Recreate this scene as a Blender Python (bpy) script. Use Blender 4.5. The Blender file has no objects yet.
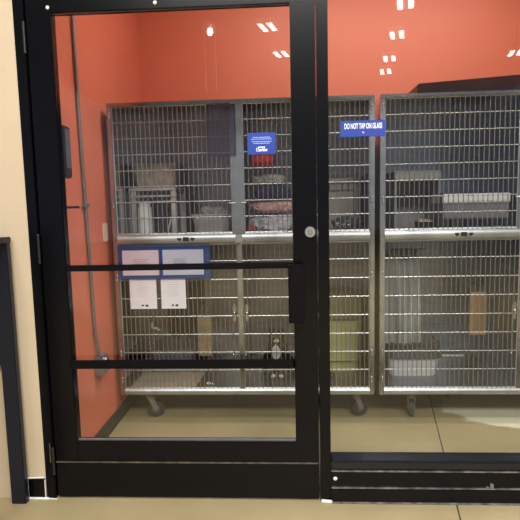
import bpy, bmesh, math, random
from mathutils import Vector, Matrix, noise
C = bpy.context.scene.collection
PI = math.pi

# ------------------------------------------------------------------ materials
MATS = {}
def mat(name, col, rough=.5, metal=0., bump=0., bscale=40., var=0., vscale=6., coat=0., spec=.5, stretch=(1, 1, 1), dark=None):
    if name in MATS: return MATS[name]
    m = bpy.data.materials.new(name); m.use_nodes = True
    nt = m.node_tree; b = nt.nodes['Principled BSDF']
    b.inputs['Base Color'].default_value = (*col, 1)
    b.inputs['Roughness'].default_value = rough
    b.inputs['Metallic'].default_value = metal
    b.inputs['Coat Weight'].default_value = coat
    b.inputs['Specular IOR Level'].default_value = spec
    tc = nt.nodes.new('ShaderNodeTexCoord'); mp = nt.nodes.new('ShaderNodeMapping')
    mp.inputs['Scale'].default_value = stretch
    nt.links.new(tc.outputs['Object'], mp.inputs['Vector'])
    n = nt.nodes.new('ShaderNodeTexNoise'); n.inputs['Scale'].default_value = vscale; n.inputs['Detail'].default_value = 5
    nt.links.new(mp.outputs[0], n.inputs['Vector'])
    r = nt.nodes.new('ShaderNodeValToRGB')
    d = dark or tuple(c * (1 - var) for c in col)
    r.color_ramp.elements[0].color = (*d, 1); r.color_ramp.elements[0].position = .35
    r.color_ramp.elements[1].color = (*[min(1, c * (1 + var * .5)) for c in col], 1); r.color_ramp.elements[1].position = .65
    nt.links.new(n.outputs['Fac'], r.inputs['Fac']); nt.links.new(r.outputs['Color'], b.inputs['Base Color'])
    if bump:
        n2 = nt.nodes.new('ShaderNodeTexNoise'); n2.inputs['Scale'].default_value = bscale; n2.inputs['Detail'].default_value = 3
        nt.links.new(mp.outputs[0], n2.inputs['Vector'])
        bp = nt.nodes.new('ShaderNodeBump'); bp.inputs['Strength'].default_value = bump; bp.inputs['Distance'].default_value = .01
        nt.links.new(n2.outputs['Fac'], bp.inputs['Height']); nt.links.new(bp.outputs['Normal'], b.inputs['Normal'])
    MATS[name] = m
    return m

def emit(name, col, s):
    m = bpy.data.materials.new(name); m.use_nodes = True
    nt = m.node_tree; nt.nodes.clear()
    o = nt.nodes.new('ShaderNodeOutputMaterial'); e = nt.nodes.new('ShaderNodeEmission')
    e.inputs['Color'].default_value = (*col, 1); e.inputs['Strength'].default_value = s
    nt.links.new(e.outputs[0], o.inputs[0]); return m

def glass(name, tint=(1, 1, 1), rough=0.0):
    m = bpy.data.materials.new(name); m.use_nodes = True
    nt = m.node_tree; nt.nodes.clear(); N = nt.nodes.new; L = nt.links.new
    o = N('ShaderNodeOutputMaterial'); mx = N('ShaderNodeMixShader'); t = N('ShaderNodeBsdfTransparent'); g = N('ShaderNodeBsdfGlossy')
    t.inputs[0].default_value = (*tint, 1); g.inputs['Roughness'].default_value = rough
    geo = N('ShaderNodeNewGeometry'); mr = N('ShaderNodeMapRange'); f = N('ShaderNodeFresnel')
    mr.inputs['To Min'].default_value = 1.5; mr.inputs['To Max'].default_value = 1 / 1.5
    L(geo.outputs['Backfacing'], mr.inputs['Value']); L(mr.outputs[0], f.inputs['IOR'])
    L(f.outputs[0], mx.inputs[0]); L(t.outputs[0], mx.inputs[1]); L(g.outputs[0], mx.inputs[2]); L(mx.outputs[0], o.inputs[0])
    return m

ORANGE = mat('orange_paint', (.78, .195, .115), .45, bump=.04, bscale=90, var=.06, vscale=1.2)
CREAM = mat('cream_paint', (.55, .445, .31), .6, bump=.06, bscale=120, var=.05, vscale=3)
BLACK = mat('black_anodised_aluminium', (.0015, .0016, .003), .24, 0, var=.2, vscale=8, spec=.24)
BLACKB = mat('black_satin_bar', (.003, .003, .004), .45, spec=.12)
STEELP = mat('mirror_steel_side', (.8, .76, .75), .10, 1., var=.05)
RAIL = mat('satin_steel_rail', (.46, .47, .50), .4, .9, bump=.1, bscale=9, var=.2, vscale=7)
STEEL = mat('stainless_steel', (.30, .29, .30), .3, .9, bump=.02, bscale=30, var=.12, vscale=5, stretch=(1, 1, 9))
STEELF = mat('polished_steel_frame', (.42, .42, .44), .26, .97, bump=.05, bscale=14, var=.15, vscale=10)
WIRE = mat('bright_wire', (.52, .52, .53), .36, .85, var=.1, vscale=30)
WIREV = mat('dimmed_upright_wire', (.36, .35, .345), .38, .85, var=.1, vscale=30)  # same wire, colour darkened because the uprights catch little light
GREYM = mat('galvanised_grey', (.24, .235, .24), .42, .55, var=.15, vscale=20)
RUBBER = mat('grey_rubber', (.02, .02, .021), .6, var=.3, vscale=30)
DARK = mat('dark_plastic', (.015, .015, .017), .4, var=.2)
WHITE = mat('white_plastic', (.75, .74, .72), .4, var=.05)
PAPER = mat('paper', (.78, .76, .84), .6, var=.03)
BLUE = mat('blue_print', (.015, .05, .34), .4, var=.1)
BLUED = mat('blue_plastic_frame', (.014, .05, .22), .35, var=.15)
INK = mat('dark_ink', (.03, .03, .05), .6)
INKW = mat('white_print', (.85, .87, .95), .5)
INKP = mat('pale_blue_print', (.28, .38, .85), .5)
CARD = mat('corrugated_cardboard', (.42, .29, .16), .8, bump=.3, bscale=60, var=.2, vscale=25, stretch=(1, 1, 3))
CARDO = mat('orange_brown_cardboard', (.46, .27, .14), .8, bump=.3, bscale=60, var=.2, vscale=25)
BASEB = mat('dark_baseboard_rubber', (.03, .028, .024), .5, var=.2)
CAULK = mat('white_caulk', (.7, .7, .68), .6, bump=.3, bscale=80, var=.15, vscale=60)
BULB = emit('lamp_diffuser', (1, .97, .92), 26)
PANEL = emit('ceiling_panel_diffuser', (1, .95, .90), 17)

def floor_mat():
    m = bpy.data.materials.new('sealed_concrete'); m.use_nodes = True
    nt = m.node_tree; N = nt.nodes.new; L = nt.links.new; b = nt.nodes['Principled BSDF']
    tc = N('ShaderNodeTexCoord')
    n1 = N('ShaderNodeTexNoise'); n1.inputs['Scale'].default_value = 1.6; n1.inputs['Detail'].default_value = 6
    L(tc.outputs['Object'], n1.inputs['Vector'])
    r = N('ShaderNodeValToRGB'); r.color_ramp.elements[0].position = .3; r.color_ramp.elements[1].position = .7
    r.color_ramp.elements[0].color = (.275, .222, .118, 1); r.color_ramp.elements[1].color = (.375, .305, .175, 1)
    L(n1.outputs['Fac'], r.inputs['Fac'])
    # paler worn patch with an irregular outline
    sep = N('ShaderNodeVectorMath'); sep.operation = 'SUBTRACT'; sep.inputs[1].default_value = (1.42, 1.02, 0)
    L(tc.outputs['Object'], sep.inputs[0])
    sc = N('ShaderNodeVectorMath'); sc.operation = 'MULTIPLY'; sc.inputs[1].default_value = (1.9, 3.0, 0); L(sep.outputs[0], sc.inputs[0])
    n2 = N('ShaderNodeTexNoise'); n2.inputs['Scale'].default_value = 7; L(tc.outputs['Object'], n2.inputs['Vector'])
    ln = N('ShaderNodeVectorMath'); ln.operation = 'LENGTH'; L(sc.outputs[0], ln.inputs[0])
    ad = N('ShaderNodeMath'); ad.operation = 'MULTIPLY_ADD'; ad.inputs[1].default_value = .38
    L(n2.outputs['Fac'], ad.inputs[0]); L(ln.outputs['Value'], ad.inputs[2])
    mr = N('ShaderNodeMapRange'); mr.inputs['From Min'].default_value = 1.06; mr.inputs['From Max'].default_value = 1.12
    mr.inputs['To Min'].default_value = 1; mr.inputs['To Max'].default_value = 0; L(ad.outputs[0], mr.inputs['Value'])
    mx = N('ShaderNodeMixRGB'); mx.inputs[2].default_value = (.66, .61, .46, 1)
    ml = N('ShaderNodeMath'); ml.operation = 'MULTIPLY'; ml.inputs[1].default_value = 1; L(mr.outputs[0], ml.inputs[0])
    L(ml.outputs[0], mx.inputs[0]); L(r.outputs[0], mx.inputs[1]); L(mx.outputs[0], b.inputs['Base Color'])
    b.inputs['Roughness'].default_value = .38; b.inputs['Specular IOR Level'].default_value = .35
    bp = N('ShaderNodeBump'); bp.inputs['Strength'].default_value = .04; n3 = N('ShaderNodeTexNoise'); n3.inputs['Scale'].default_value = 30
    L(tc.outputs['Object'], n3.inputs['Vector']); L(n3.outputs['Fac'], bp.inputs['Height']); L(bp.outputs[0], b.inputs['Normal'])
    return m
FLOOR = floor_mat()

# ------------------------------------------------------------------ mesh helpers
class MB:
    def __init__(s): s.bm = bmesh.new()
    def box(s, a, b, bev=0.):
        t = bmesh.new(); bmesh.ops.create_cube(t, size=1)
        sx, sy, sz = (abs(b[i] - a[i]) for i in range(3))
        bmesh.ops.transform(t, matrix=Matrix.Translation([(a[i] + b[i]) / 2 for i in range(3)]) @ Matrix.Diagonal((sx, sy, sz, 1)), verts=t.verts)
        if bev: bmesh.ops.bevel(t, geom=t.edges[:], offset=min(bev, min(sx, sy, sz) * .45), segments=2, affect='EDGES', clamp_overlap=True)
        s.add(t); return s
    def add(s, t, mtx=None):
        if mtx is not None: bmesh.ops.transform(t, matrix=mtx, verts=t.verts)
        me = bpy.data.meshes.new('tmp'); t.to_mesh(me); t.free(); s.bm.from_mesh(me); bpy.data.meshes.remove(me); return s
    def cyl(s, a, b, r, r2=None, seg=12, cap=True):
        a, b = Vector(a), Vector(b); d = b - a
        t = bmesh.new(); bmesh.ops.create_cone(t, cap_ends=cap, segments=seg, radius1=r, radius2=r if r2 is None else r2, depth=d.length)
        q = Vector((0, 0, 1)).rotation_difference(d.normalized()).to_matrix().to_4x4()
        return s.add(t, Matrix.Translation((a + b) / 2) @ q)
    def sph(s, c, r, sub=3):
        t = bmesh.new(); bmesh.ops.create_icosphere(t, subdivisions=sub, radius=1)
        r = (r, r, r) if not hasattr(r, '__len__') else r
        return s.add(t, Matrix.Translation(c) @ Matrix.Diagonal((*r, 1)))
    def tube(s, pts, r, seg=10):
        for p, q in zip(pts, pts[1:]): s.cyl(p, q, r, seg=seg)
        for p in pts[1:-1]: s.sph(p, r, 2)
        return s
    def prism(s, poly, y0, y1):           # poly in xz, extruded along y
        t = bmesh.new()
        v0 = [t.verts.new((x, y0, z)) for x, z in poly]; v1 = [t.verts.new((x, y1, z)) for x, z in poly]
        t.faces.new(v0); t.faces.new(v1[::-1]); n = len(poly)
        for i in range(n): t.faces.new((v0[i], v0[(i + 1) % n], v1[(i + 1) % n], v1[i]))
        bmesh.ops.recalc_face_normals(t, faces=t.faces); return s.add(t)
    def rail(s, x0, x1, y, z0, z1, bulge, back):      # bar with a rounded front
        n = 9; prof = [(back, z0)] + [(y - bulge * math.sin(PI * k / (n - 1)) ** .7, z0 + (z1 - z0) * k / (n - 1)) for k in range(n)] + [(back, z1)]
        t = bmesh.new(); A = [t.verts.new((x0, p, q)) for p, q in prof]; B = [t.verts.new((x1, p, q)) for p, q in prof]; m = len(prof)
        t.faces.new(A); t.faces.new(B[::-1])
        for i in range(m): t.faces.new((A[i], A[(i + 1) % m], B[(i + 1) % m], B[i]))
        bmesh.ops.recalc_face_normals(t, faces=t.faces); return s.add(t)
    def basin(s, x0, x1, y0, y1, z0, z1, th=.008, taper=.03, rad=.04, n=5):   # open tub with rounded corners
        def ring(i, z):
            o = []
            X0, X1, Y0, Y1 = x0 + i, x1 - i, y0 + i, y1 - i; R = max(.004, rad - i * .5)
            for cx, cy, a0 in ((X1 - R, Y1 - R, 0), (X0 + R, Y1 - R, 90), (X0 + R, Y0 + R, 180), (X1 - R, Y0 + R, 270)):
                for k in range(n + 1):
                    a = math.radians(a0 + 90 * k / n); o.append((cx + R * math.cos(a), cy + R * math.sin(a), z))
            return o
        t = bmesh.new()
        rings = [[t.verts.new(p) for p in ring(i, z)] for i, z in ((taper, z0), (0, z1), (-.006, z1), (-.006, z1 + .008), (th, z1 + .008), (taper + th, z0 + th))]
        for A, B in zip(rings, rings[1:]):
            for k in range(len(A)): t.faces.new((A[k], A[(k + 1) % len(A)], B[(k + 1) % len(A)], B[k]))
        t.faces.new(rings[0][::-1]); t.faces.new(rings[-1]); bmesh.ops.recalc_face_normals(t, faces=t.faces)
        return s.add(t)
    def cloth(s, c, r, seed=0, amp=.3, freq=6., sub=5, p=2.6):     # rumpled folded heap, flat below
        t = bmesh.new(); bmesh.ops.create_icosphere(t, subdivisions=sub, radius=1)
        for v in t.verts:
            d = v.co.normalized(); k = (abs(d.x) ** p + abs(d.y) ** p + abs(d.z) ** p) ** (-1 / p); q = d * k
            w = Vector((q.x * r[0], q.y * r[1], q.z * r[2]))
            nn = noise.noise(w * freq * 3 + Vector((seed * 7.3, seed, 0))) + .5 * abs(noise.noise(w * freq * 8 + Vector((seed, 3, seed))))
            w = w * (1 + amp * nn); v.co = Vector((w.x, w.y, max(w.z, -r[2])))
        return s.add(t, Matrix.Translation(c))

ROOT = {}
def obj(name, mb, m, parent=None, smooth=False):
    bm = mb.bm if isinstance(mb, MB) else mb
    me = bpy.data.meshes.new(name)
    bm.to_mesh(me); bm.free()
    o = bpy.data.objects.new(name, me); C.objects.link(o); me.materials.append(m)
    if smooth:
        for p in me.polygons: p.use_smooth = True
        me.set_sharp_from_angle(angle=math.radians(38))
    place(o, parent); return o
def place(o, parent):
    if parent is not None:
        r = ROOT.get(parent.name, Vector((0, 0, 0)))
        o.data.transform(Matrix.Translation(-r)); o.parent = parent; ROOT[o.name] = r
    else:                                 # single-mesh thing: origin at base centre
        vs = [v.co for v in o.data.vertices]
        lo = Vector([min(v[i] for v in vs) for i in range(3)]); hi = Vector([max(v[i] for v in vs) for i in range(3)])
        b = Vector(((lo.x + hi.x) / 2, (lo.y + hi.y) / 2, lo.z))
        o.data.transform(Matrix.Translation(-b)); o.location = b; ROOT[o.name] = b
def tag(o, label, cat, group=None):
    o['label'] = label; o['category'] = cat
    if group: o['group'] = group
    return o
def struct(o, label=None):
    o['kind'] = 'structure'
    if label: o['label'] = label
    return o
def thing(name, loc, label=None, cat=None, group=None):
    o = bpy.data.objects.new(name, None); C.objects.link(o); o.location = loc; o.empty_display_size = .05
    ROOT[o.name] = Vector(loc)
    if cat: tag(o, label, cat, group)
    return o
def text(name, s, size, loc, m, parent, width=None, bold=.0):      # lettering facing -y
    cu = bpy.data.curves.new(name, 'FONT'); cu.body = s; cu.size = size; cu.align_x = 'CENTER'; cu.align_y = 'CENTER'; cu.extrude = .0004; cu.offset = bold
    t = bpy.data.objects.new(name, cu); C.objects.link(t)
    dg = bpy.context.evaluated_depsgraph_get(); me = bpy.data.meshes.new_from_object(t.evaluated_get(dg))
    bpy.data.objects.remove(t); bpy.data.curves.remove(cu)
    w = max(v.co.x for v in me.vertices) - min(v.co.x for v in me.vertices)
    sx = width / w if width else 1
    me.transform(Matrix.Translation(loc) @ Matrix.Rotation(PI / 2, 4, 'X') @ Matrix.Diagonal((sx, 1, 1, 1)))
    me.materials.clear(); me.materials.append(m)
    o = bpy.data.objects.new(name, me); C.objects.link(o); place(o, parent); return o
def heart(cx, cz, s):
    o = []
    for k in range(28):
        a = 2 * PI * k / 28
        o.append((cx + s * 16 * math.sin(a) ** 3 / 17, cz + s * (13 * math.cos(a) - 5 * math.cos(2 * a) - 2 * math.cos(3 * a) - math.cos(4 * a)) / 17))
    return o

# ------------------------------------------------------------------ room shell
fl = MB().box((-7, -20, -.1), (8, 1.77, 0)); struct(obj('floor', fl, FLOOR)).location
bpy.data.objects['floor'].data.transform(Matrix.Translation(bpy.data.objects['floor'].location)); bpy.data.objects['floor'].location = (0, 0, 0)
# the thin saw-cut joint crossing the slab
j = MB(); dx, dy = .878 - .640, 1.03 + .36
j.prism([(0, 0), (.001, 0), (.001, .001)], 0, .001) if False else None
t = bmesh.new(); w = .0035
vs = [t.verts.new(p) for p in ((.632 - w, -.4, .0006), (.632 + w, -.4, .0006), (.985 + w, 1.64, .0006), (.985 - w, 1.64, .0006))]
t.faces.new(vs); j.add(t)
struct(obj('trim_1', j, mat('joint_sealant', (.05, .04, .025), .7)))
struct(obj('wall_left', MB().box((-1.165, .12, 0), (-1.045, 1.77, 3.0)), ORANGE))
struct(obj('wall_back', MB().box((-1.045, 1.65, 0), (3.2, 1.77, 3.0)), ORANGE))
struct(obj('wall_right', MB().box((3.2, .12, 0), (3.32, 1.77, 3.0)), ORANGE))
struct(obj('ceiling', MB().box((-1.165, .12, 3.0), (3.32, 1.77, 3.1)), mat('white_ceiling', (.7, .68, .64), .8)))
wf = MB().box((-6, 0, 0), (-1.10, .12, 5.2)).box((-1.10, 0, 2.25), (3.32, .12, 5.2)).box((2.3, 0, 0), (3.32, .12, 2.25)).box((3.32, 0, 0), (8, .12, 5.2))
struct(obj('wall_front', wf, CREAM))
sc_ = MB().box((-7, -20, 5.1), (8, .0, 5.2))
struct(obj('ceiling', sc_, mat('store_ceiling_paint', (.30, .29, .29), .85, var=.35, vscale=.6)))
struct(obj('baseboard_left', MB().box((-1.045, .12, 0), (-1.033, 1.65, .085), .002), BASEB))
struct(obj('baseboard_back', MB().box((-1.03, 1.638, 0), (3.2, 1.65, .085), .002), BASEB))
b = struct(obj('baseboard_front', MB().box((-1.178, -.012, .004), (-1.104, 0, .092), .002), BLACK))
caulk = MB()
for p, q, r in (((-1.182, -.008, .0), (-1.182, -.008, .098), .003), ((-1.185, -.008, .097), (-1.104, -.006, .099), .0035), ((-1.186, -.012, .004), (-1.09, -.012, .003), .006), ((-1.102, -.012, .003), (-1.102, -.010, .09), .0025), ((-1.09, -.012, .003), (-1.05, -.012, .002), .003)):
    caulk.cyl(p, q, r, seg=8)
obj('caulk_bead', caulk, CAULK, b, True)

# ------------------------------------------------------------------ storefront door and frame
fr = MB()
fr.box((-1.10, -.006, 0), (-1.057, .125, 2.25), .003).box((.122, -.006, 0), (.167, .125, 2.25), .003).box((-1.057, -.006, 2.19), (.122, .125, 2.25), .003)
struct(obj('trim_2', fr, BLACK))
d = thing('door_1', (-.465, .02, .004)); struct(d, 'black framed glass door, closed')
ds = MB().box((-1.050, 0, .008), (-.946, .045, 2.185), .003).box((.018, 0, .008), (.117, .045, 2.185), .003)
obj('stile', ds, BLACK, d)
obj('top_rail', MB().box((-.946, .001, 2.078), (.018, .044, 2.185), .002), BLACK, d)
obj('bottom_rail', MB().box((-.946, .001, .17), (.018, .044, .266), .002), BLACK, d)
kp = MB().box((-1.044, -.004, .01), (.112, .001, .168), .002)
obj('kick_plate', kp, BLACK, d)
tr = MB().box((-1.046, -.006, .1685), (.113, .0, .1745), .001).box((-1.074, -.007, .168), (-1.068, -.001, .26), .001)
obj('kick_plate_edge', tr, mat('worn_metal_edge', (.16, .14, .11), .4, .6, var=.4, vscale=30), d)
gl = glass('door_glass', (.97, .985, .975))
obj('glass', MB().box((-.95, .020, .262), (.022, .026, 2.082)), gl, d)
bd = MB().box((-.946, .012, .266), (.018, .019, .2735)).box((-.946, .012, 2.076), (.018, .019, 2.082))
obj('glazing_bead', bd, GREYM, d)
obj('push_bar', MB().box((-.945, -.022, 1.026), (.0, -.012, 1.052), .003).box((-.952, -.022, 1.028), (-.94, .002, 1.050)).box((-.004, -.022, 1.028), (.022, .002, 1.050)), BLACKB, d)
obj('push_bar', MB().box((-.945, -.022, .602), (.022, -.012, .640), .003).box((-.952, -.022, .604), (-.94, .002, .638)).box((.012, -.022, .604), (.026, .002, .638)), BLACKB, d)
hd = MB().box((-.004, -.062, .803), (.060, -.045, 1.046), .004).box((-.004, -.062, .803), (.004, -.010, 1.046), .003).box((.004, -.045, 1.02), (.05, 0, 1.04)).box((.004, -.045, .81), (.05, 0, .83))
obj('pull_handle', hd, BLACKB, d)
lk = MB().cyl((.089, -.010, 1.173), (.089, .0, 1.173), .021, .023, seg=28)
l = obj('lock_cylinder', lk, mat('brushed_nickel', (.55, .54, .52), .3, .9), d, True)
obj('keyway', MB().cyl((.089, -.012, 1.173), (.089, -.009, 1.173), .012, seg=20).box((.0875, -.0135, 1.165), (.0905, -.011, 1.181)), GREYM, l)
for z0 in (1.925, 1.065, .12):
    h = MB().cyl((-1.0565, -.009, z0), (-1.0565, -.009, z0 + .115), .0055, seg=12).sph((-1.0565, -.009, z0), .0065, 2).sph((-1.0565, -.009, z0 + .115), .0065, 2)
    obj('hinge', h, mat('hinge_dark_metal', (.02, .02, .022), .4, .3), d, True)
for x, z in ((-.956, 2.098), (-.517, 2.099)):
    obj('screw_head', MB().sph((x, -.001, z), (.008, .004, .008), 2), WHITE, d, True)
# window right of the door
wn = thing('window_1', (1.235, .05, 0)); struct(wn, 'fixed black framed window right of the door')
sl = MB().box((.167, -.030, .158), (2.25, .060, .196), .006)
obj('sill', sl, mat('black_sill', (.004, .005, .011), .3, spec=.5, var=.2), wn)
obj('bottom_panel', MB().box((.167, -.012, .070), (2.25, .1, .156), .003), BLACK, wn)
obj('bottom_panel', MB().box((.167, -.022, .008), (2.25, .1, .066), .003), BLACK, wn)
EDGE = mat('worn_metal_edge', (.2, .2, .2), .4)
ed = MB().box((.168, -.024, .144), (2.25, -.012, .1495), .001).box((.168, -.024, .068), (2.25, -.012, .0715), .001).box((.168, -.027, .002), (2.25, -.02, .008), .001)
obj('metal_edge', ed, mat('rubbed_aluminium_edge', (.30, .30, .31), .4, .7, bump=.2, bscale=60, var=.6, vscale=25), wn)
obj('frame', MB().box((2.25, -.006, 0), (2.3, .12, 2.25), .003).box((.167, -.006, 2.19), (2.25, .12, 2.25), .003), BLACK, wn)
obj('glass', MB().box((.160, .040, .19), (2.255, .046, 2.195)), gl, wn)
obj('screw_head', MB().sph((.185, -.013, .108), (.010, .006, .009), 2), WHITE, wn, True)
obj('scuffed_clip', MB().box((.835, -.024, .072), (.85, -.012, .092), .002).box((.82, -.024, .072), (.832, -.012, .078), .001), GREYM, wn)
obj('caulk_bead', MB().cyl((.125, -.014, .006), (.17, -.018, .004), .008, seg=8), CAULK, wn)

# ------------------------------------------------------------------ signs on the glass
s = thing('blue_sign', (.309, .038, 1.552), 'small wide blue DO NOT TAP ON GLASS sign on the right window', 'sign')
obj('panel', MB().box((.219, .0365, 1.556), (.400, .0395, 1.621), .002), BLUE, s)
text('lettering', 'DO NOT TAP ON GLASS', .03, (.311, .0362, 1.598), INKW, s, .152, .0007)
e = MB().prism(heart(.311, 1.573, .005), .0355, .0363)
obj('emblem', e, mat('pink_print', (.8, .35, .5), .5), s)
s = thing('blue_sign', (-.103, .018, 1.493), 'square blue notice with pale lettering stuck on the door glass', 'sign')
obj('panel', MB().box((-.162, .0165, 1.494), (-.046, .0195, 1.582), .002), BLUE, s)
ln = MB()
random.seed(4)
for z, x0, x1 in ((1.563, -.140, -.068), (1.556, -.146, -.062), (1.546, -.144, -.063), (1.539, -.137, -.070)):
    x = x0
    while x < x1:
        w = random.uniform(.004, .011); ln.box((x, .0158, z - .0018), (min(x + w, x1), .0166, z + .0018)); x += w + .0015
obj('fine_print', ln, INKP, s)
text('lettering', 'Charities', .02, (-.104, .0162, 1.513), INKW, s, .046, .0005)
ln = MB()
for x0, x1 in ((-.118, -.111), (-.110, -.103), (-.102, -.096), (-.095, -.090)): ln.box((x0, .0158, 1.5215), (x1, .0166, 1.5255))
obj('small_lettering', ln, INKW, s)

# ------------------------------------------------------------------ cage banks
def bank(x0, W, label, casters, cf=.488):
    YF, YB = .80, 1.50
    r = thing('cat_cage_bank', (x0 + W / 2, (YF + YB) / 2, 0), label, 'cage', 'stainless cat cage banks')
    x1 = x0 + W; c = x0 + W * cf                        # centre post
    th = .006
    sh = MB().box((x0, YB - th, .18), (x1, YB, 1.855))
    sh.box((x0 + th, YF + .01, 1.849), (x1 - th, YB - th, 1.855)).box((x0 + th, YF + .01, .192), (x1 - th, YB - th, .198))
    sh.box((x0 + th, YF + .01, 1.092), (x1 - th, YB - th, 1.099)).box((c - th / 2, YF + .01, .198), (c + th / 2, YB - th, 1.849))
    obj('steel_shell', sh, STEEL if x0 < 0 else mat('cool_steel', (.27, .30, .36), .3, .9, bump=.02, bscale=30, var=.12, vscale=5, stretch=(1, 1, 9)), r)
    obj('side_panel', MB().box((x0, YF + .01, .18), (x0 + th, YB - th, 1.855)), STEELP, r)
    obj('side_panel', MB().box((x1 - th, YF + .01, .18), (x1, YB - th, 1.855)), STEELP, r)
    ff = MB().box((x0, YF - .012, .175), (x0 + .026, YF + .012, 1.868), .003).box((x1 - .026, YF - .012, .175), (x1, YF + .012, 1.868), .003)
    ff.box((x0 + .026, YF - .012, 1.848), (x1 - .026, YF + .012, 1.868), .003)
    obj('bottom_rail', MB().rail(x0 + .026, x1 - .026, YF - .010, .177, .212, .008, YF + .012), RAIL, r, True)
    ff.box((c - .012, YF - .008, .212), (c + .012, YF + .012, 1.068), .002)
    obj('face_frame', ff, STEELF, r, True)
    obj('centre_post', MB().box((c - .036, YF - .012, 1.124), (c + .036, YF + .012, 1.848), .003), STEELF, r)
    mr_ = MB().rail(x0 + .026, c - .02, YF - .010, 1.070, 1.124, .009, YF + .012).rail(c + .02, x1 - .026, YF - .010, 1.070, 1.124, .009, YF + .012).box((c - .021, YF - .012, 1.072), (c + .021, YF + .012, 1.122))
    o = obj('middle_rail', mr_, RAIL, r, True)
    for a, b_ in ((x0 + .026, c), (c, x1 - .026)):
        m_ = a + (b_ - a) * .57
        em = MB().prism(heart(m_ - .038, 1.099, .013), YF - .0235, YF - .0175).prism(heart(m_ + .038, 1.099, .013), YF - .0235, YF - .0175)
        em.box((m_ - .017, YF - .0235, 1.087), (m_ + .017, YF - .0175, 1.111), .001)
        ob = obj('heart_emblem', em, mat('dark_cutout_shade', (.015, .008, .02), .5), o)  # dark plates in place of rail cutouts, their shade put into the colour
    zt = [1.133 + i * .0895 for i in range(9)]; zb = [.217 + i * .1075 for i in range(9)]
    for a, b_, right in ((x0 + .028, c - .036, 0), (c + .036, x1 - .028, 1)):
        for up in (1, 0):
            zs = zt if up else zb
            if not up: a2, b2 = (a, c - .014) if not right else (c + .014, b_)
            else: a2, b2 = a, b_
            z0, z1 = zs[0] - .005, (1.845 if up else 1.066)
            dr = MB()
            for p, q in (((a2, z0), (a2, z1)), ((b2, z0), (b2, z1))): dr.cyl((p[0], YF, p[1]), (q[0], YF, q[1]), .0042, seg=8)
            dr.cyl((a2, YF, z1), (b2, YF, z1), .0042, seg=8).cyl((a2, YF, z0), (b2, YF, z0), .0042, seg=8)
            dob = obj('cage_door', dr, WIRE, r, True)
            wv = MB(); n = round((b2 - a2) / .0268)
            for k in range(1, n):
                x = a2 + (b2 - a2) * k / n; wv.cyl((x, YF - .005, z0), (x, YF - .005, z1), .0026, seg=6, cap=False)
            obj('upright_wires', wv, WIREV, dob, True)
            wh = MB()
            for z in zs: wh.cyl((a2, YF + .001, z), (b2, YF + .001, z), .0031, seg=8, cap=False)
            obj('cross_wires', wh, WIRE, dob, True)
            xl = (b2 - .022) if not right else (a2 + .022)
            lt = MB()
            if up:
                xx = c; lt.cyl((xx + (-.004 if not right else .022), YF - .02, 1.387 - .05 * right), (xx + (-.004 if not right else .022), YF - .011, 1.387 - .05 * right), .013 if not right else .006, seg=20)
                obj('catch', MB().box((c - .05 if not right else c + .02, YF - .018, 1.296), (c - .012 if not right else c + .05, YF - .011, 1.303), .002), WHITE, dob)
            else:
                lt.box((xl - .006, YF - .014, .615), (xl + .006, YF - .005, .72), .003).box((xl - .013, YF - .016, .69), (xl + .013, YF - .007, .70), .002).sph((xl, YF - .016, .665), .009, 2)
                lt.cyl((xl - .012, YF - .012, .42), (xl - .012, YF - .012, .695), .0028, seg=8).sph((xl - .012, YF - .012, .42), .008, 2)
            obj('latch', lt, STEELF, dob, True)
            xh = a2 - .012 if not right else b2 + .012
            for z in ((1.80, 1.30) if up else (.88, .43, .27)):
                hg = MB(); hg.cyl((xh, YF - .017, z - .012), (xh, YF - .017, z + .012), .0045, seg=10)
                for dz in (-.01, .01): hg.sph((xh, YF - .0175, z + dz * 1.2), .0055, 2)
                obj('hinge', hg, WIRE, dob, True)
    for cx, cy, ang in casters:
        rz = Matrix.Translation((cx, cy, 0)) @ Matrix.Rotation(ang, 4, 'Z')
        p = MB().box((-.04, -.03, .168), (.04, .03, .178), .002).cyl((0, 0, .13), (0, 0, .17), .018, seg=16)
        for sy in (-.019, .019):
            p.add_plate = None
            t = bmesh.new()
            prof = [(-.02, .14), (.022, .14), (.045, .06), (.037, .045), (.022, .05)]
            a_ = [t.verts.new((x, sy - .002, z)) for x, z in prof]; b__ = [t.verts.new((x, sy + .002, z)) for x, z in prof]
            t.faces.new(a_); t.faces.new(b__[::-1])
            for i in range(5): t.faces.new((a_[i], a_[(i + 1) % 5], b__[(i + 1) % 5], b__[i]))
            bmesh.ops.recalc_face_normals(t, faces=t.faces); p.add(t)
        p.box((-.022, -.021, .132), (.024, .021, .14), .002).cyl((.033, -.024, .052), (.033, .024, .052), .007, seg=12)
        bmesh.ops.transform(p.bm, matrix=rz, verts=p.bm.verts)
        co = obj('caster', p, GREYM, r, True)
        w_ = MB().cyl((.033, -.014, .052), (.033, .014, .052), .040, seg=32).cyl((.033, -.011, .052), (.033, .011, .052), .0515, seg=32)
        bmesh.ops.transform(w_.bm, matrix=rz, verts=w_.bm.verts)
        obj('wheel', w_, RUBBER, co, True)
        hb = MB().cyl((.033, -.016, .052), (.033, .016, .052), .022, seg=20)
        bmesh.ops.transform(hb.bm, matrix=rz, verts=hb.bm.verts)
        obj('hub', hb, mat('grey_hub', (.12, .12, .125), .4, .4), co, True)
    return r
bank(-1.010, 1.492, 'steel four-compartment cage bank on casters behind the door, nearest the side wall',
     [(-.865, .885, .35), (.383, .90, .45), (-.88, 1.42, .3), (.36, 1.42, 2.)])
bank(.511, 1.56, 'steel cage bank on casters seen through the right-hand window, cut off by the picture edge',
     [(.715, .87, 1.45), (1.95, .9, .6), (.68, 1.42, 1.2), (1.95, 1.42, 2.)], .503)
FU, FL = 1.0992, .1982                                     # deck heights inside the cages

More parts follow.
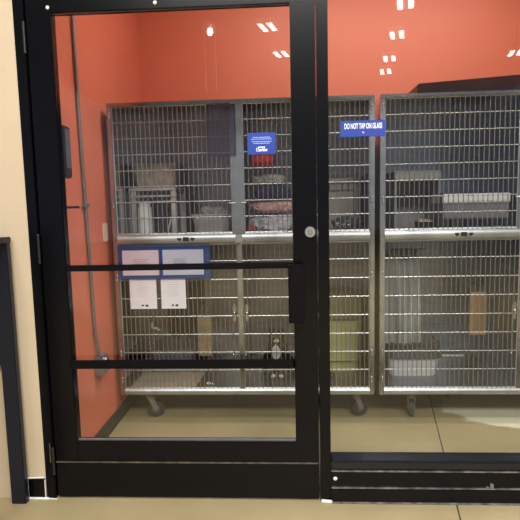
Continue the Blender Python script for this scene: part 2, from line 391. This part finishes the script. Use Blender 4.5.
# ------------------------------------------------------------------ card holder and sheets on the first cage
h = thing('card_holder', (-.715, .78, .873), 'blue framed holder with two white cards hung on the lower left cage', 'card holder')
obj('backing', MB().box((-.982, .780, .873), (-.449, .784, 1.063), .002), BLUED, h)
for i, (x0, x1) in enumerate(((-.957, -.745), (-.722, -.487))):
    c_ = obj('card', MB().box((x0, .777, .895), (x1, .7795, 1.040)), PAPER if i else mat('card_reflection_tint', (.62, .5, .6), .6), h)  # left card: pink cast of a reflection put into its base colour
    pr = MB()
    for k in range(4): pr.box((x0 + .06, .7763, .985 - k * .012), (x0 + .06 + random.uniform(.05, .1), .7771, .988 - k * .012))
    obj('print', pr, mat('grey_ink', (.25, .23, .32), .6), c_)
lp = MB().box((-.982, .773, 1.055), (-.449, .776, 1.062)).box((-.982, .773, .874), (-.449, .776, .886)).box((-.740, .773, .88), (-.728, .776, 1.06))
obj('frame', lp, BLUED, h)
obj('plastic_sleeve', MB().box((-.725, .771, .89), (-.455, .7725, 1.052)), glass('clear_vinyl', (.93, .94, .98), .12), h)
for (x0, x1, lab) in ((-.924, -.768, 'left white paper sheet hanging below the blue card holder'), (-.741, -.597, 'right white paper sheet hanging below the blue card holder')):
    s = thing('paper_sheet', ((x0 + x1) / 2, .786, .697), lab, 'paper')
    obj('sheet', MB().box((x0, .785, .697), (x1, .7868, .895)), PAPER, s)
    pr = MB(); xm = (x0 + x1) / 2
    pr.box((xm - .012, .7842, .712), (xm + .000, .7852, .722)).box((xm + .010, .7842, .710), (xm + .026, .7852, .722))
    obj('small_mark', pr, INK, s)
    pr = MB()
    for k in range(7): pr.box((xm - random.uniform(.02, .045), .7842, .85 - k * .013), (xm + random.uniform(.02, .045), .7852, .8515 - k * .013))
    obj('print', pr, mat('faint_print', (.5, .49, .58), .6), s)

# ------------------------------------------------------------------ contents: upper left cage
s = thing('document_sleeve', (-.362, .785, 1.56), 'smoky plastic sleeve with dark edge hung on the upper left cage front', 'sleeve')
obj('sheet', MB().box((-.436, .772, 1.566), (-.290, .775, 1.832)), glass('smoky_film', (.75, .68, .78), .25), s)
obj('frame', MB().box((-.441, .770, 1.562), (-.436, .777, 1.838)).box((-.290, .770, 1.562), (-.285, .777, 1.838)).box((-.441, .770, 1.832), (-.285, .777, 1.838)).box((-.441, .770, 1.562), (-.285, .777, 1.567)), DARK, s)
s = thing('raised_cat_bed', (-.83, 1.18, FU), 'taupe cat bed raised on a slatted stand in the upper left cage', 'cat bed')
obj('bed', MB().basin(-.985, -.69, 1.08, 1.38, 1.405, 1.545, .015, .03, .05), mat('taupe_fleece', (.48, .42, .36), .9, bump=.5, bscale=40, var=.25, vscale=18), s, True)
st = MB().box((-.985, 1.07, 1.385), (-.69, 1.38, 1.402), .003)
for z in (1.31, 1.345): st.box((-.985, 1.07, z), (-.69, 1.082, z + .012), .002)
obj('stand_deck', st, mat('pale_grey_plastic', (.5, .46, .45), .5), s)
for x in (-.98, -.725):
    for y in (1.08, 1.34): obj('leg', MB().box((x, y, FU), (x + .03, y + .03, 1.386), .003), mat('pale_grey_plastic', (.5, .46, .45), .5), s)
s = thing('white_jar', (-.88, 1.02, FU), 'tall white cylinder jar under the taupe cat bed', 'jar')
obj('body', MB().cyl((-.88, 1.02, FU), (-.88, 1.02, 1.285), .047, .043, seg=28), mat('translucent_white', (.8, .8, .83), .4), s, True)
obj('lid', MB().cyl((-.88, 1.02, 1.285), (-.88, 1.02, 1.315), .036, seg=28), WHITE, s, True)
s = thing('wand_toy', (-.72, .98, FU), 'thin white wand leaning beside the white jar', 'toy')
obj('wand', MB().tube([(-.74, .99, FU + .004), (-.725, .98, 1.16), (-.70, .97, 1.235)], .004), WHITE, s, True)
s = tag(obj('plastic_tub', MB().basin(-.60, -.345, 1.02, 1.36, FU, 1.225, .006, .025, .06), mat('grey_tub', (.45, .42, .42), .4, var=.1), None, True), 'shallow grey plastic tub at the right of the upper left cage', 'tub')
tag(obj('crumpled_towel', MB().cloth((-.47, 1.19, FU + .10), (.085, .10, .07), 3, .35, 7), mat('grey_terry', (.4, .38, .4), .9, bump=.4, bscale=60, var=.3, vscale=12), None, True), 'crumpled grey towel lying in the grey plastic tub', 'towel')
tag(obj('carry_bottle', MB().cyl((-.65, 1.28, FU), (-.65, 1.28, 1.36), .028, seg=20).cyl((-.65, 1.28, 1.36), (-.65, 1.28, 1.40), .013, seg=16).box((-.672, 1.265, 1.40), (-.625, 1.295, 1.42), .004), DARK, None, True), 'dark bottle standing between the taupe bed and the grey tub', 'bottle')

# upper right cage
hm = MB()
t = bmesh.new(); nx, ny = 14, 10; grid = []
for i in range(nx + 1):
    row = []
    for k in range(ny + 1):
        u, v = i / nx, k / ny
        z = 1.555 - .045 * (1 - (2 * u - 1) ** 2) * (1 - .3 * (2 * v - 1) ** 2) + .004 * math.sin(u * 22)
        row.append(t.verts.new((-.245 + .185 * u, .95 + .30 * v, z)))
    grid.append(row)
for i in range(nx):
    for k in range(ny): t.faces.new((grid[i][k], grid[i + 1][k], grid[i + 1][k + 1], grid[i][k + 1]))
ret = bmesh.ops.solidify(t, geom=t.faces[:], thickness=.05); hm.add(t)
s = thing('cat_hammock', (-.13, 1.08, 1.5), 'bright red cloth hammock slung high in the upper right cage of the first bank', 'hammock')
obj('sling', hm, mat('red_fleece', (.9, .04, .02), .8, bump=.3, bscale=60, var=.15), s, True)
obj('cushion', MB().cloth((-.153, 1.09, 1.557), (.072, .11, .045), 9, .12, 5), MATS['red_fleece'], s, True)
for x, y in ((-.24, .96), (-.065, .96), (-.065, 1.24), (-.24, 1.24)): obj('strap', MB().tube([(x, y, 1.56), (x, y, 1.847)], .003, 8), DARK, s, True)
G = 'rumpled blankets in the upper right cage'
for nm, c_, r_, sd, m, lab in (
    ('blanket', (-.10, 1.12, FU + .065), (.125, .13, .055), 1, mat('pale_grey_fleece', (.62, .6, .66), .95, bump=.5, bscale=50, var=.3, vscale=14), 'pale grey rumpled blanket at the bottom of the blanket pile'),
    ('blanket', (-.10, 1.12, FU + .168), (.125, .12, .034), 2, mat('pink_fleece', (.75, .43, .42), .95, bump=.5, bscale=50, var=.25, vscale=14), 'dusty pink folded blanket in the middle of the blanket pile'),
    ('blanket', (-.09, 1.14, FU + .25), (.115, .11, .036), 5, mat('navy_fleece', (.02, .022, .07), .95, bump=.5, bscale=50, var=.3, vscale=14), 'navy blue blanket lying on the dusty pink one'),
    ('blanket', (-.12, 1.16, FU + .335), (.110, .10, .034), 8, mat('silver_fleece', (.42, .42, .40), .95, bump=.5, bscale=50, var=.3, vscale=14), 'silver grey blanket on top of the blanket pile')):
    tag(obj(nm, MB().cloth(c_, r_, sd, .25, 5), m, None, True), lab, 'blanket', G)
tag(obj('toy_ball', MB().sph((-.215, .90, FU + .035), .035, 3), mat('dark_red_cloth', (.25, .02, .03), .7, var=.4, vscale=30), None, True), 'small dark red ball in front of the blanket pile', 'toy')
s = thing('hide_box', (.35, 1.32, FU), 'taupe box with a slatted front in the upper right cage of the first bank', 'box')
obj('body', MB().box((.23, 1.20, FU), (.445, 1.46, 1.47), .008), mat('taupe_plastic', (.36, .32, .28), .5, var=.1), s)
fs = MB().box((.235, 1.188, 1.445), (.44, 1.20, 1.465)).box((.235, 1.188, 1.405), (.44, 1.20, 1.417)).box((.415, 1.188, FU + .01), (.43, 1.20, 1.445)).box((.235, 1.188, 1.36), (.415, 1.20, 1.366))
for x in (.26, .30, .34, .38): fs.box((x, 1.188, 1.366), (x + .006, 1.20, 1.405))
obj('slatted_front', fs, mat('dark_taupe', (.07, .06, .055), .5), s)
tag(obj('plastic_bag', MB().cloth((.355, 1.04, FU + .052), (.078, .08, .045), 11, .4, 9), mat('crinkled_black_film', (.05, .052, .055), .16, bump=.8, bscale=30, spec=1.), None, True), 'crinkled glossy dark plastic bag in front of the taupe slatted box', 'bag')

# lower left cage
t = bmesh.new()
vv = [t.verts.new(p) for p in ((-.972, .83, FL), (-.575, .83, FL), (-.555, 1.12, FL), (-.96, 1.12, FL))]
t.faces.new(vv); r_ = bmesh.ops.extrude_face_region(t, geom=t.faces[:]); bmesh.ops.translate(t, vec=(0, 0, .008), verts=[v for v in r_['geom'] if isinstance(v, bmesh.types.BMVert)])
bmesh.ops.recalc_face_normals(t, faces=t.faces)
tag(obj('floor_mat', MB().add(t), mat('beige_mat', (.42, .33, .26), .75, bump=.1, var=.1)), 'flat beige mat on the floor of the lower left cage', 'mat')
s = thing('litter_box', (-.76, 1.29, FL), 'blue-grey litter box standing behind the beige mat', 'litter box')
obj('tray', MB().basin(-.935, -.632, 1.15, 1.46, FL, .335, .008, .02, .04), mat('blue_grey_plastic', (.13, .14, .17), .4, var=.1), s, True)
obj('litter', MB().box((-.895, 1.18, FL + .01), (-.655, 1.43, .30), .01), mat('litter_grains', (.22, .20, .18), .95, bump=1, bscale=200, var=.4, vscale=120), s)
CG = 'cardboard scratch pads'
s = thing('scratch_pad', (-.555, 1.46, .30), 'tan cardboard scratch pad hung upright in the lower left cage', 'scratcher', CG)
obj('pad', MB().box((-.605, 1.16, .30), (-.515, 1.185, .572), .002), CARD, s)
for x in (-.585, -.535): obj('hook', MB().tube([(x, 1.17, .57), (x, 1.17, .60), (x, 1.488, .60)], .003, 8), GREYM, s, True)
tw = MB(); t = bmesh.new(); gr = []
for i in range(25):
    gr.append([t.verts.new((-.87 + .26 * i / 24, 1.455 + .012 * math.sin(i * .9), z)) for z in (.36, .55, .80)])
for i in range(24):
    for k in range(2): t.faces.new((gr[i][k], gr[i + 1][k], gr[i + 1][k + 1], gr[i][k + 1]))
bmesh.ops.solidify(t, geom=t.faces[:], thickness=.006); tw.add(t)
s = thing('hanging_towel', (-.74, 1.46, .36), 'dark red-brown towel hanging on the back of the lower left cage', 'towel')
obj('towel', tw, mat('maroon_towel', (.17, .05, .035), .95, bump=.4, bscale=70, var=.4, vscale=9, stretch=(3, 1, 1)), s, True)
obj('rod', MB().cyl((-.90, 1.47, .80), (-.58, 1.47, .80), .008), GREYM, s, True)
s = thing('feather_toy', (-.87, 1.05, .5), 'small white feather toy dangling behind the white sheets', 'toy')
obj('feathers', MB().sph((-.875, 1.05, .535), (.012, .01, .022), 2).sph((-.858, 1.05, .517), (.018, .008, .008), 2).sph((-.835, 1.05, .508), (.012, .007, .007), 2), WHITE, s, True)
obj('cord', MB().cyl((-.875, 1.05, .55), (-.875, 1.05, 1.090), .0012, seg=6), GREYM, s)
tag(obj('treat', MB().sph((-.50, .90, FL + .009), (.015, .01, .009), 2).sph((-.475, .90, FL + .007), (.009, .008, .007), 2), WHITE, None, True), 'tiny white crumbs on the lower left cage floor', 'crumbs')

# lower right cage: cat and yellow bin
def cat():
    s = thing('cat', (-.08, 1.06, FL), 'black and white cat sitting low in the cage right of the scratch pad', 'cat')
    X, Y = -.085, 1.07
    m = MB()
    m.sph((X, Y + .07, FL + .085), (.085, .105, .085))                # haunches
    m.sph((X, Y + .03, FL + .145), (.068, .075, .095))                # chest
    for k in range(6):
        f = k / 5; m.sph((X, Y + .075 - .085 * f, FL + .09 + .11 * f), .078 - .022 * f)
    m.sph((X, Y - .005, FL + .225), (.038, .04, .04))                 # neck
    m.sph((X, Y - .03, FL + .262), (.049, .047, .043))                # head
    m.sph((X, Y - .068, FL + .249), (.022, .02, .017))                # muzzle
    for sx in (-1, 1):
        m.cyl((X + sx * .029, Y - .022, FL + .288), (X + sx * .037, Y - .020, FL + .332), .020, .003, seg=12)
        m.cyl((X + sx * .026, Y - .005, FL + .16), (X + sx * .025, Y - .03, FL + .02), .024, .016, seg=16)
        m.sph((X + sx * .025, Y - .042, FL + .014), (.019, .029, .014))
        m.sph((X + sx * .068, Y + .06, FL + .06), (.035, .07, .058))
        m.sph((X + sx * .075, Y - .002, FL + .014), (.02, .034, .014))
    tail = [(X + .06, Y + .15, FL + .025), (X + .11, Y + .12, FL + .018), (X + .125, Y + .05, FL + .016), (X + .10, Y + .0, FL + .015), (X + .07, Y - .03, FL + .014)]
    m.tube(tail, .014, 12); m.sph(tail[-1], .014)
    fm = bpy.data.materials.new('tuxedo_fur'); fm.use_nodes = True; nt = fm.node_tree; N = nt.nodes.new; L = nt.links.new
    b = nt.nodes['Principled BSDF']; b.inputs['Roughness'].default_value = .75
    tc = N('ShaderNodeTexCoord'); n = N('ShaderNodeTexNoise'); n.inputs['Scale'].default_value = 60; L(tc.outputs['Object'], n.inputs['Vector'])
    last = None
    for cc, sc_ in (((-.008, -.035, .165), (1 / .026, 1 / .06, 1 / .05)), ((-.005, -.085, .015), (1 / .055, 1 / .045, 1 / .035)), ((-.005, -.08, .243), (1 / .02, 1 / .02, 1 / .016))):
        a = N('ShaderNodeVectorMath'); a.operation = 'SUBTRACT'; a.inputs[1].default_value = cc; L(tc.outputs['Object'], a.inputs[0])
        q = N('ShaderNodeVectorMath'); q.operation = 'MULTIPLY'; q.inputs[1].default_value = sc_; L(a.outputs[0], q.inputs[0])
        ln = N('ShaderNodeVectorMath'); ln.operation = 'LENGTH'; L(q.outputs[0], ln.inputs[0])
        if last is None: last = ln.outputs['Value']
        else:
            mn = N('ShaderNodeMath'); mn.operation = 'MINIMUM'; L(last, mn.inputs[0]); L(ln.outputs['Value'], mn.inputs[1]); last = mn.outputs[0]
    ad = N('ShaderNodeMath'); ad.operation = 'MULTIPLY_ADD'; ad.inputs[1].default_value = .35; L(n.outputs['Fac'], ad.inputs[0]); L(last, ad.inputs[2])
    r = N('ShaderNodeValToRGB'); r.color_ramp.elements[0].position = .38; r.color_ramp.elements[1].position = .42
    hv = N('ShaderNodeMath'); hv.operation = 'MULTIPLY'; hv.inputs[1].default_value = .33; L(ad.outputs[0], hv.inputs[0])
    r.color_ramp.elements[0].color = (.75, .72, .68, 1); r.color_ramp.elements[1].color = (.012, .011, .012, 1)
    L(hv.outputs[0], r.inputs[0]); L(r.outputs[0], b.inputs['Base Color'])
    o = obj('body', m, fm, s, True)
    rm = o.modifiers.new('merge', 'REMESH'); rm.mode = 'VOXEL'; rm.voxel_size = .005; rm.use_smooth_shade = True
    sm = o.modifiers.new('soften', 'SMOOTH'); sm.iterations = 4
    for sx in (-1, 1):
        e = obj('eye', MB().sph((X + sx * .019, Y - .072, FL + .270), (.0085, .006, .0075), 3), mat('yellow_eye', (.2, .17, .03), .15), s, True)
        obj('pupil', MB().sph((X + sx * .019, Y - .0775, FL + .270), (.003, .002, .006), 2), DARK, e, True)
    obj('nose', MB().sph((X, Y - .088, FL + .255), (.0055, .004, .004), 2), mat('pink_nose', (.5, .2, .2), .5), s, True)
cat()
bpy.data.objects['cat'].scale = (1.06, 1.06, 1.0)
s = thing('storage_bin', (.29, 1.30, FL), 'pale yellow-green bin with an olive lid in the lower right cage', 'bin')
obj('bin', MB().basin(.12, .452, 1.14, 1.46, FL, .52, .008, .012, .035), mat('pale_yellow_plastic', (.52, .50, .22), .5, var=.06), s, True)
obj('lid', MB().box((.113, 1.13, .528), (.459, 1.468, .685), .02), mat('olive_plastic', (.21, .175, .085), .5, var=.08), s, True)
obj('panel_rib', MB().box((.15, 1.126, .27), (.43, 1.145, .282), .004), mat('pale_yellow_plastic', (.52, .50, .22), .5), s)
s = thing('food_bowl', (.22, .98, FL), 'small dark bowl in front of the pale yellow bin', 'bowl')
t = MB(); prof = [(.030, 0), (.045, .012), (.052, .04), (.049, .041), (.041, .014), (.0, .008)]
def lathe(c, prof, seg=28):
    t = bmesh.new(); R = []
    for r, z in prof:
        R.append([t.verts.new((c[0] + r * math.cos(2 * PI * k / seg), c[1] + r * math.sin(2 * PI * k / seg), c[2] + z)) for k in range(seg)] if r > 0 else [t.verts.new((c[0], c[1], c[2] + z))])
    for A, B in zip(R, R[1:]):
        for k in range(seg):
            if len(B) == 1: t.faces.new((A[k], A[(k + 1) % seg], B[0]))
            else: t.faces.new((A[k], A[(k + 1) % seg], B[(k + 1) % seg], B[k]))
    if len(R[0]) > 1: t.faces.new(R[0][::-1])
    bmesh.ops.recalc_face_normals(t, faces=t.faces); return MB().add(t)
obj('bowl', lathe((.22, .98, FL), prof), DARK, s, True)
obj('kibble', MB().cloth((.22, .98, FL + .026), (.036, .036, .01), 4, .2, 20, 4), mat('kibble_brown', (.12, .05, .03), .8, bump=1, bscale=120, var=.5, vscale=80), s, True)

# second bank, upper left compartment
s = thing('hide_box', (.80, 1.3, FU), 'grey box with an open front in the upper cage behind the black bowl', 'box')
hb = MB().box((.66, 1.12, 1.455), (.935, 1.46, 1.47), .004).box((.66, 1.12, FU), (.67, 1.46, 1.455)).box((.925, 1.12, FU), (.935, 1.46, 1.455)).box((.67, 1.45, FU), (.925, 1.46, 1.455)).box((.67, 1.12, 1.41), (.925, 1.128, 1.455))
obj('box', hb, mat('mid_grey_plastic', (.3, .28, .28), .55, var=.1), s)
s = thing('food_bowl', (.80, .97, FU), 'black bowl of kibble on the upper deck of the right-hand bank', 'bowl')
obj('bowl', lathe((.80, .97, FU), [(.035, 0), (.045, .01), (.058, .065), (.054, .066), (.042, .03), (0, .02)]), DARK, s, True)
obj('kibble', MB().cloth((.80, .97, FU + .055), (.043, .043, .025), 6, .2, 16, 4), mat('tan_kibble', (.5, .38, .22), .8, bump=1, bscale=120, var=.4, vscale=80), s, True)
s = thing('raised_cot', (1.05, 1.0, FU), 'grey raised cat cot with pale rim in the upper cage at the right edge', 'cat bed')
obj('rim', MB().box((.875, .862, 1.268), (1.25, .874, 1.322), .004).box((.875, .873, 1.268), (.887, 1.09, 1.322), .004).box((.875, 1.089, 1.268), (1.25, 1.10, 1.322), .004).box((1.238, .873, 1.268), (1.25, 1.09, 1.322), .004), mat('pale_rim', (.66, .66, .68), .35), s)
obj('side_panel', MB().box((.880, .87, 1.178), (1.248, 1.095, 1.270), .006), mat('mid_grey_fabric', (.16, .15, .17), .8, bump=.2), s)
for x in (.882, .97, 1.06, 1.15, 1.22):
    for y in (.875, 1.068): obj('leg', MB().box((x, y, FU), (x + .022, y + .022, 1.18), .002), DARK, s)
obj('post', MB().box((.864, .87, FU), (.878, .885, 1.33), .003), DARK, s)

# second bank, lower left compartment
s = thing('litter_box', (.80, 1.17, FL), 'pale grey litter box with a darker hood in the lower right-hand bank', 'litter box')
obj('tray', MB().basin(.605, .935, 1.03, 1.32, FL, .305, .008, .02, .06), mat('pale_grey_tray', (.75, .74, .76), .4), s, True)
obj('hood', MB().basin(.60, .94, 1.025, 1.325, .315, .395, .01, -.01, .07).box((.615, 1.04, .385), (.925, 1.31, .405), .02), mat('slate_plastic', (.07, .07, .08), .4, var=.1), s, True)
sc2 = MB(); t = bmesh.new(); gr = []
for i in range(61):
    u = i / 60; x = .575 + .21 * u; y = 1.00 + .022 * math.sin(u * 34) + .012 * math.sin(u * 71)
    gr.append([t.verts.new((x + (0.02 * (1 - k / 3)) * u, y + .01 * math.sin(k + u * 9), z)) for k, z in enumerate((.42, .60, .80, 1.0))])
for i in range(60):
    for k in range(3): t.faces.new((gr[i][k], gr[i + 1][k], gr[i + 1][k + 1], gr[i][k + 1]))
bmesh.ops.solidify(t, geom=t.faces[:], thickness=.004); sc2.add(t)
s = thing('streak_sheet', (.68, 1.0, .42), 'shiny pale pleated sheet added for pale streaks above the pale grey litter box', 'plastic sheet')  # pleated sheet added to give the pale vertical streaks in this compartment
obj('sheet', sc2, mat('pale_film', (.86, .90, .98), .2, spec=1., coat=.6, var=.35, vscale=4, stretch=(6, 1, .5)), s, True)
obj('rod', MB().cyl((.56, 1.0, 1.0), (.82, 1.0, 1.0), .006).cyl((.58, 1.0, 1.0), (.58, 1.0, 1.090), .004).cyl((.80, 1.0, 1.0), (.80, 1.0, 1.090), .004), GREYM, s, True)
s = thing('scratch_pad', (1.21, 1.3, .42), 'orange-brown cardboard scratch pad hung upright in the lower right-hand bank', 'scratcher', CG)
obj('pad', MB().box((1.156, 1.19, .418), (1.258, 1.215, .698), .003), CARDO, s)
obj('face', MB().box((1.172, 1.1885, .44), (1.243, 1.1905, .675), .001), mat('scratched_face', (.36, .20, .10), .9, bump=.5, bscale=60), s)
for x in (1.18, 1.235): obj('hook', MB().tube([(x, 1.20, .696), (x, 1.20, .73), (x, 1.488, .73)], .003, 8), GREYM, s, True)
tag(obj('rod', MB().cyl((.97, 1.44, FL + .010), (1.20, 1.44, FL + .010), .009, seg=12), WHITE, None, True), 'thin white rod added for the highlight where lower right-hand cage floor meets back', 'rod')  # added rod stands for the highlight along the floor and back panel joint

# tray on top of the second bank
s = thing('folded_crate', (1.3, 1.25, 1.856), 'dark flat case lying on top of the right-hand cage bank', 'case')
m_ = MB().box((.765, 1.02, 1.856), (1.95, 1.46, 1.967), .01)
for v in m_.bm.verts:
    if v.co.z > 1.9: v.co.z += (v.co.x - .765) * .055
obj('case', m_, mat('maroon_black_shell', (.035, .008, .01), .35, var=.5, vscale=3), s)
obj('side_strip', MB().box((.80, 1.010, 1.875), (1.93, 1.021, 1.925), .004), mat('dark_navy_strip', (.012, .012, .03), .35), s)

# ------------------------------------------------------------------ orange side wall fittings
s = thing('conduit', (-1.03, .5, .38), 'thin grey conduit pipe running down the orange side wall', 'pipe')
obj('pipe', MB().tube([(-1.033, .43, 2.98), (-1.033, .455, 1.7), (-1.033, .50, .62), (-1.028, .53, .50)], .0085), GREYM, s, True)
obj('strap', MB().box((-1.045, .445, 1.295), (-1.02, .50, 1.31), .002), GREYM, s)
obj('strap', MB().box((-1.045, .42, 2.3), (-1.02, .47, 2.315), .002), GREYM, s)
s = thing('outlet_box', (-1.02, .56, .38), 'grey electrical box with shiny receptacle at the foot of the conduit', 'outlet')
obj('box', MB().box((-1.045, .485, .395), (-.995, .575, .50), .006), GREYM, s)
obj('receptacle', MB().cyl((-.996, .528, .472), (-.982, .528, .472), .018, seg=18).cyl((-.996, .528, .425), (-.982, .528, .425), .018, seg=18), mat('bright_chrome', (.8, .8, .8), .15, 1.), s, True)
tag(obj('switch_plate', MB().box((-1.045, .725, 1.095), (-1.038, .79, 1.20), .003), mat('almond_plate', (.75, .55, .45), .4)), 'almond switch plate on the orange side wall beside the cage', 'switch')
s = thing('wall_box', (-1.02, .24, 1.42), 'small black box on the orange side wall close to the door', 'box')
obj('box', MB().box((-1.045, .125, 1.425), (-.975, .195, 1.655), .006), DARK, s)
obj('reflection_plate', MB().box((-.9755, .135, 1.47), (-.9725, .185, 1.64), .001), mat('grey_reflection', (.10, .10, .11), .3), s)  # added plate: grey reflection on the black box put into its colour
tag(obj('wall_hook', MB().cyl((-1.045, .24, 1.295), (-.972, .24, 1.295), .006, seg=12).cyl((-1.045, .24, 1.295), (-1.039, .24, 1.295), .014, seg=16), DARK, None, True), 'short black peg sticking out of the wall below the black box', 'peg')

# ------------------------------------------------------------------ black stand at the left edge, in the shop
s = thing('display_stand', (-1.5, -.2, 0), 'low black metal stand with a dark panel at the left edge by the cream wall', 'stand')
NAVY = mat('black_navy_metal', (.006, .008, .016), .4, spec=.4)
for x in (-1.238, -1.85):
    for y in (-.052, -.35): obj('leg', MB().box((x, y, 0), (x + .066, y + .03, 1.16), .003), NAVY, s)
obj('panel', MB().box((-1.80, -.045, .625), (-1.238, -.035, 1.155), .002), NAVY, s)
obj('top', MB().box((-1.85, -.352, 1.155), (-1.168, -.02, 1.178), .003), NAVY, s)

# ------------------------------------------------------------------ lamps
def ceiling_lamp(x, y, lab, n=2, L_=.5):
    r = thing('ceiling_lamp', (x, y, 4.98), lab, 'lamp', 'twin tube ceiling lamps of the shop')
    obj('housing', MB().box((x - .19, y - L_ / 2 - .04, 5.0), (x + .19, y + L_ / 2 + .04, 5.1), .01), WHITE, r)
    for dx in (-.10, .10): obj('tube', MB().box((x + dx - .048, y - L_ / 2, 4.985), (x + dx + .048, y + L_ / 2, 5.0), .004), BULB, r)
    r.rotation_euler = (0, 0, math.radians(14))
LS = [(2.30, -8.3), (2.53, -10.2), (2.74, -12.2), (2.9, -13.6), (-.38, -9.35), (-.11, -11.45), (5.95, -12.1)]
NM = 'twin tube ceiling lamp, '
LAB = ['nearest of the four mirrored in the right window', 'second highest of the four mirrored in the right window', 'third highest of the four mirrored in the right window', 'lowest of the four mirrored in the right window', 'higher of the two mirrored in the door', 'lower of the two mirrored in the door', 'mirrored farthest right in the glass']
for (x, y), lb in zip(LS, LAB): ceiling_lamp(x, y, NM + lb)
# suspended sign rods mirrored high in the door glass
s = thing('hanging_rods', (-1.62, -9.6, 3.8), 'pair of thin pale rods with a small lamp mirrored high in the door glass', 'rods')
obj('rod', MB().cyl((-1.75, -9.5, 3.7), (-1.75, -9.5, 5.1), .012), WHITE, s)
obj('rod', MB().cyl((-1.52, -9.5, 3.7), (-1.52, -9.5, 5.1), .012), WHITE, s)
obj('lamp', MB().sph((-1.63, -9.5, 5.0), (.07, .05, .09), 2), BULB, s)

def area(name, loc, size, sy, power, col, rot=(0, 0, 0)):
    ld = bpy.data.lights.new(name, 'AREA'); ld.shape = 'RECTANGLE'; ld.size = size; ld.size_y = sy; ld.energy = power; ld.color = col
    o = bpy.data.objects.new(name, ld); C.objects.link(o); o.location = loc; o.rotation_euler = rot; return o
area('shop_fill', (.6, -5.2, 4.9), 5., 1.8, 800, (1, .97, .92))  # added fill without a fixture, sends light through the glass into the room
area('shop_fill', (0, -1.6, 4.9), 4., .8, 200, (1, .97, .92))  # added fill without a fixture, brightens the shop floor near the door
# ceiling troffer of the small room
s = thing('troffer', (.7, .55, 2.94), 'recessed ceiling light panel of the small orange room', 'lamp')
obj('frame', MB().box((-.32, .33, 2.975), (1.72, .77, 3.0), .003), WHITE, s)
obj('diffuser', MB().box((-.28, .37, 2.968), (1.68, .73, 2.975)), PANEL, s)

w = bpy.data.worlds.new('shop_surroundings'); w.use_nodes = True
w.node_tree.nodes['Background'].inputs[0].default_value = (.84, .87, 1.0, 1)
w.node_tree.nodes['Background'].inputs[1].default_value = .38
bpy.context.scene.world = w

# ------------------------------------------------------------------ camera
yaw, pitch, roll = (math.radians(v) for v in (3.198, 6.356, -1.269))
f = Vector((-math.sin(yaw) * math.cos(pitch), math.cos(yaw) * math.cos(pitch), -math.sin(pitch)))
r0 = Vector((math.cos(yaw), math.sin(yaw), 0)); u0 = r0.cross(f)
r = math.cos(roll) * r0 + math.sin(roll) * u0; u = -math.sin(roll) * r0 + math.cos(roll) * u0
cd = bpy.data.cameras.new('camera'); cam = bpy.data.objects.new('camera', cd); C.objects.link(cam)
cd.sensor_width = 36; cd.lens = 36; cd.clip_start = .05
M = Matrix((r, u, -f)).transposed().to_4x4(); M.translation = (0, -2.15, 1.3)
cam.matrix_world = M
sc = bpy.context.scene; sc.camera = cam
sc.view_settings.view_transform = 'Standard'; sc.view_settings.look = 'None'
sc.view_settings.exposure = 0.0; sc.view_settings.gamma = 1
sc.cycles.max_bounces = 10; sc.cycles.transparent_max_bounces = 16; sc.cycles.caustics_reflective = False
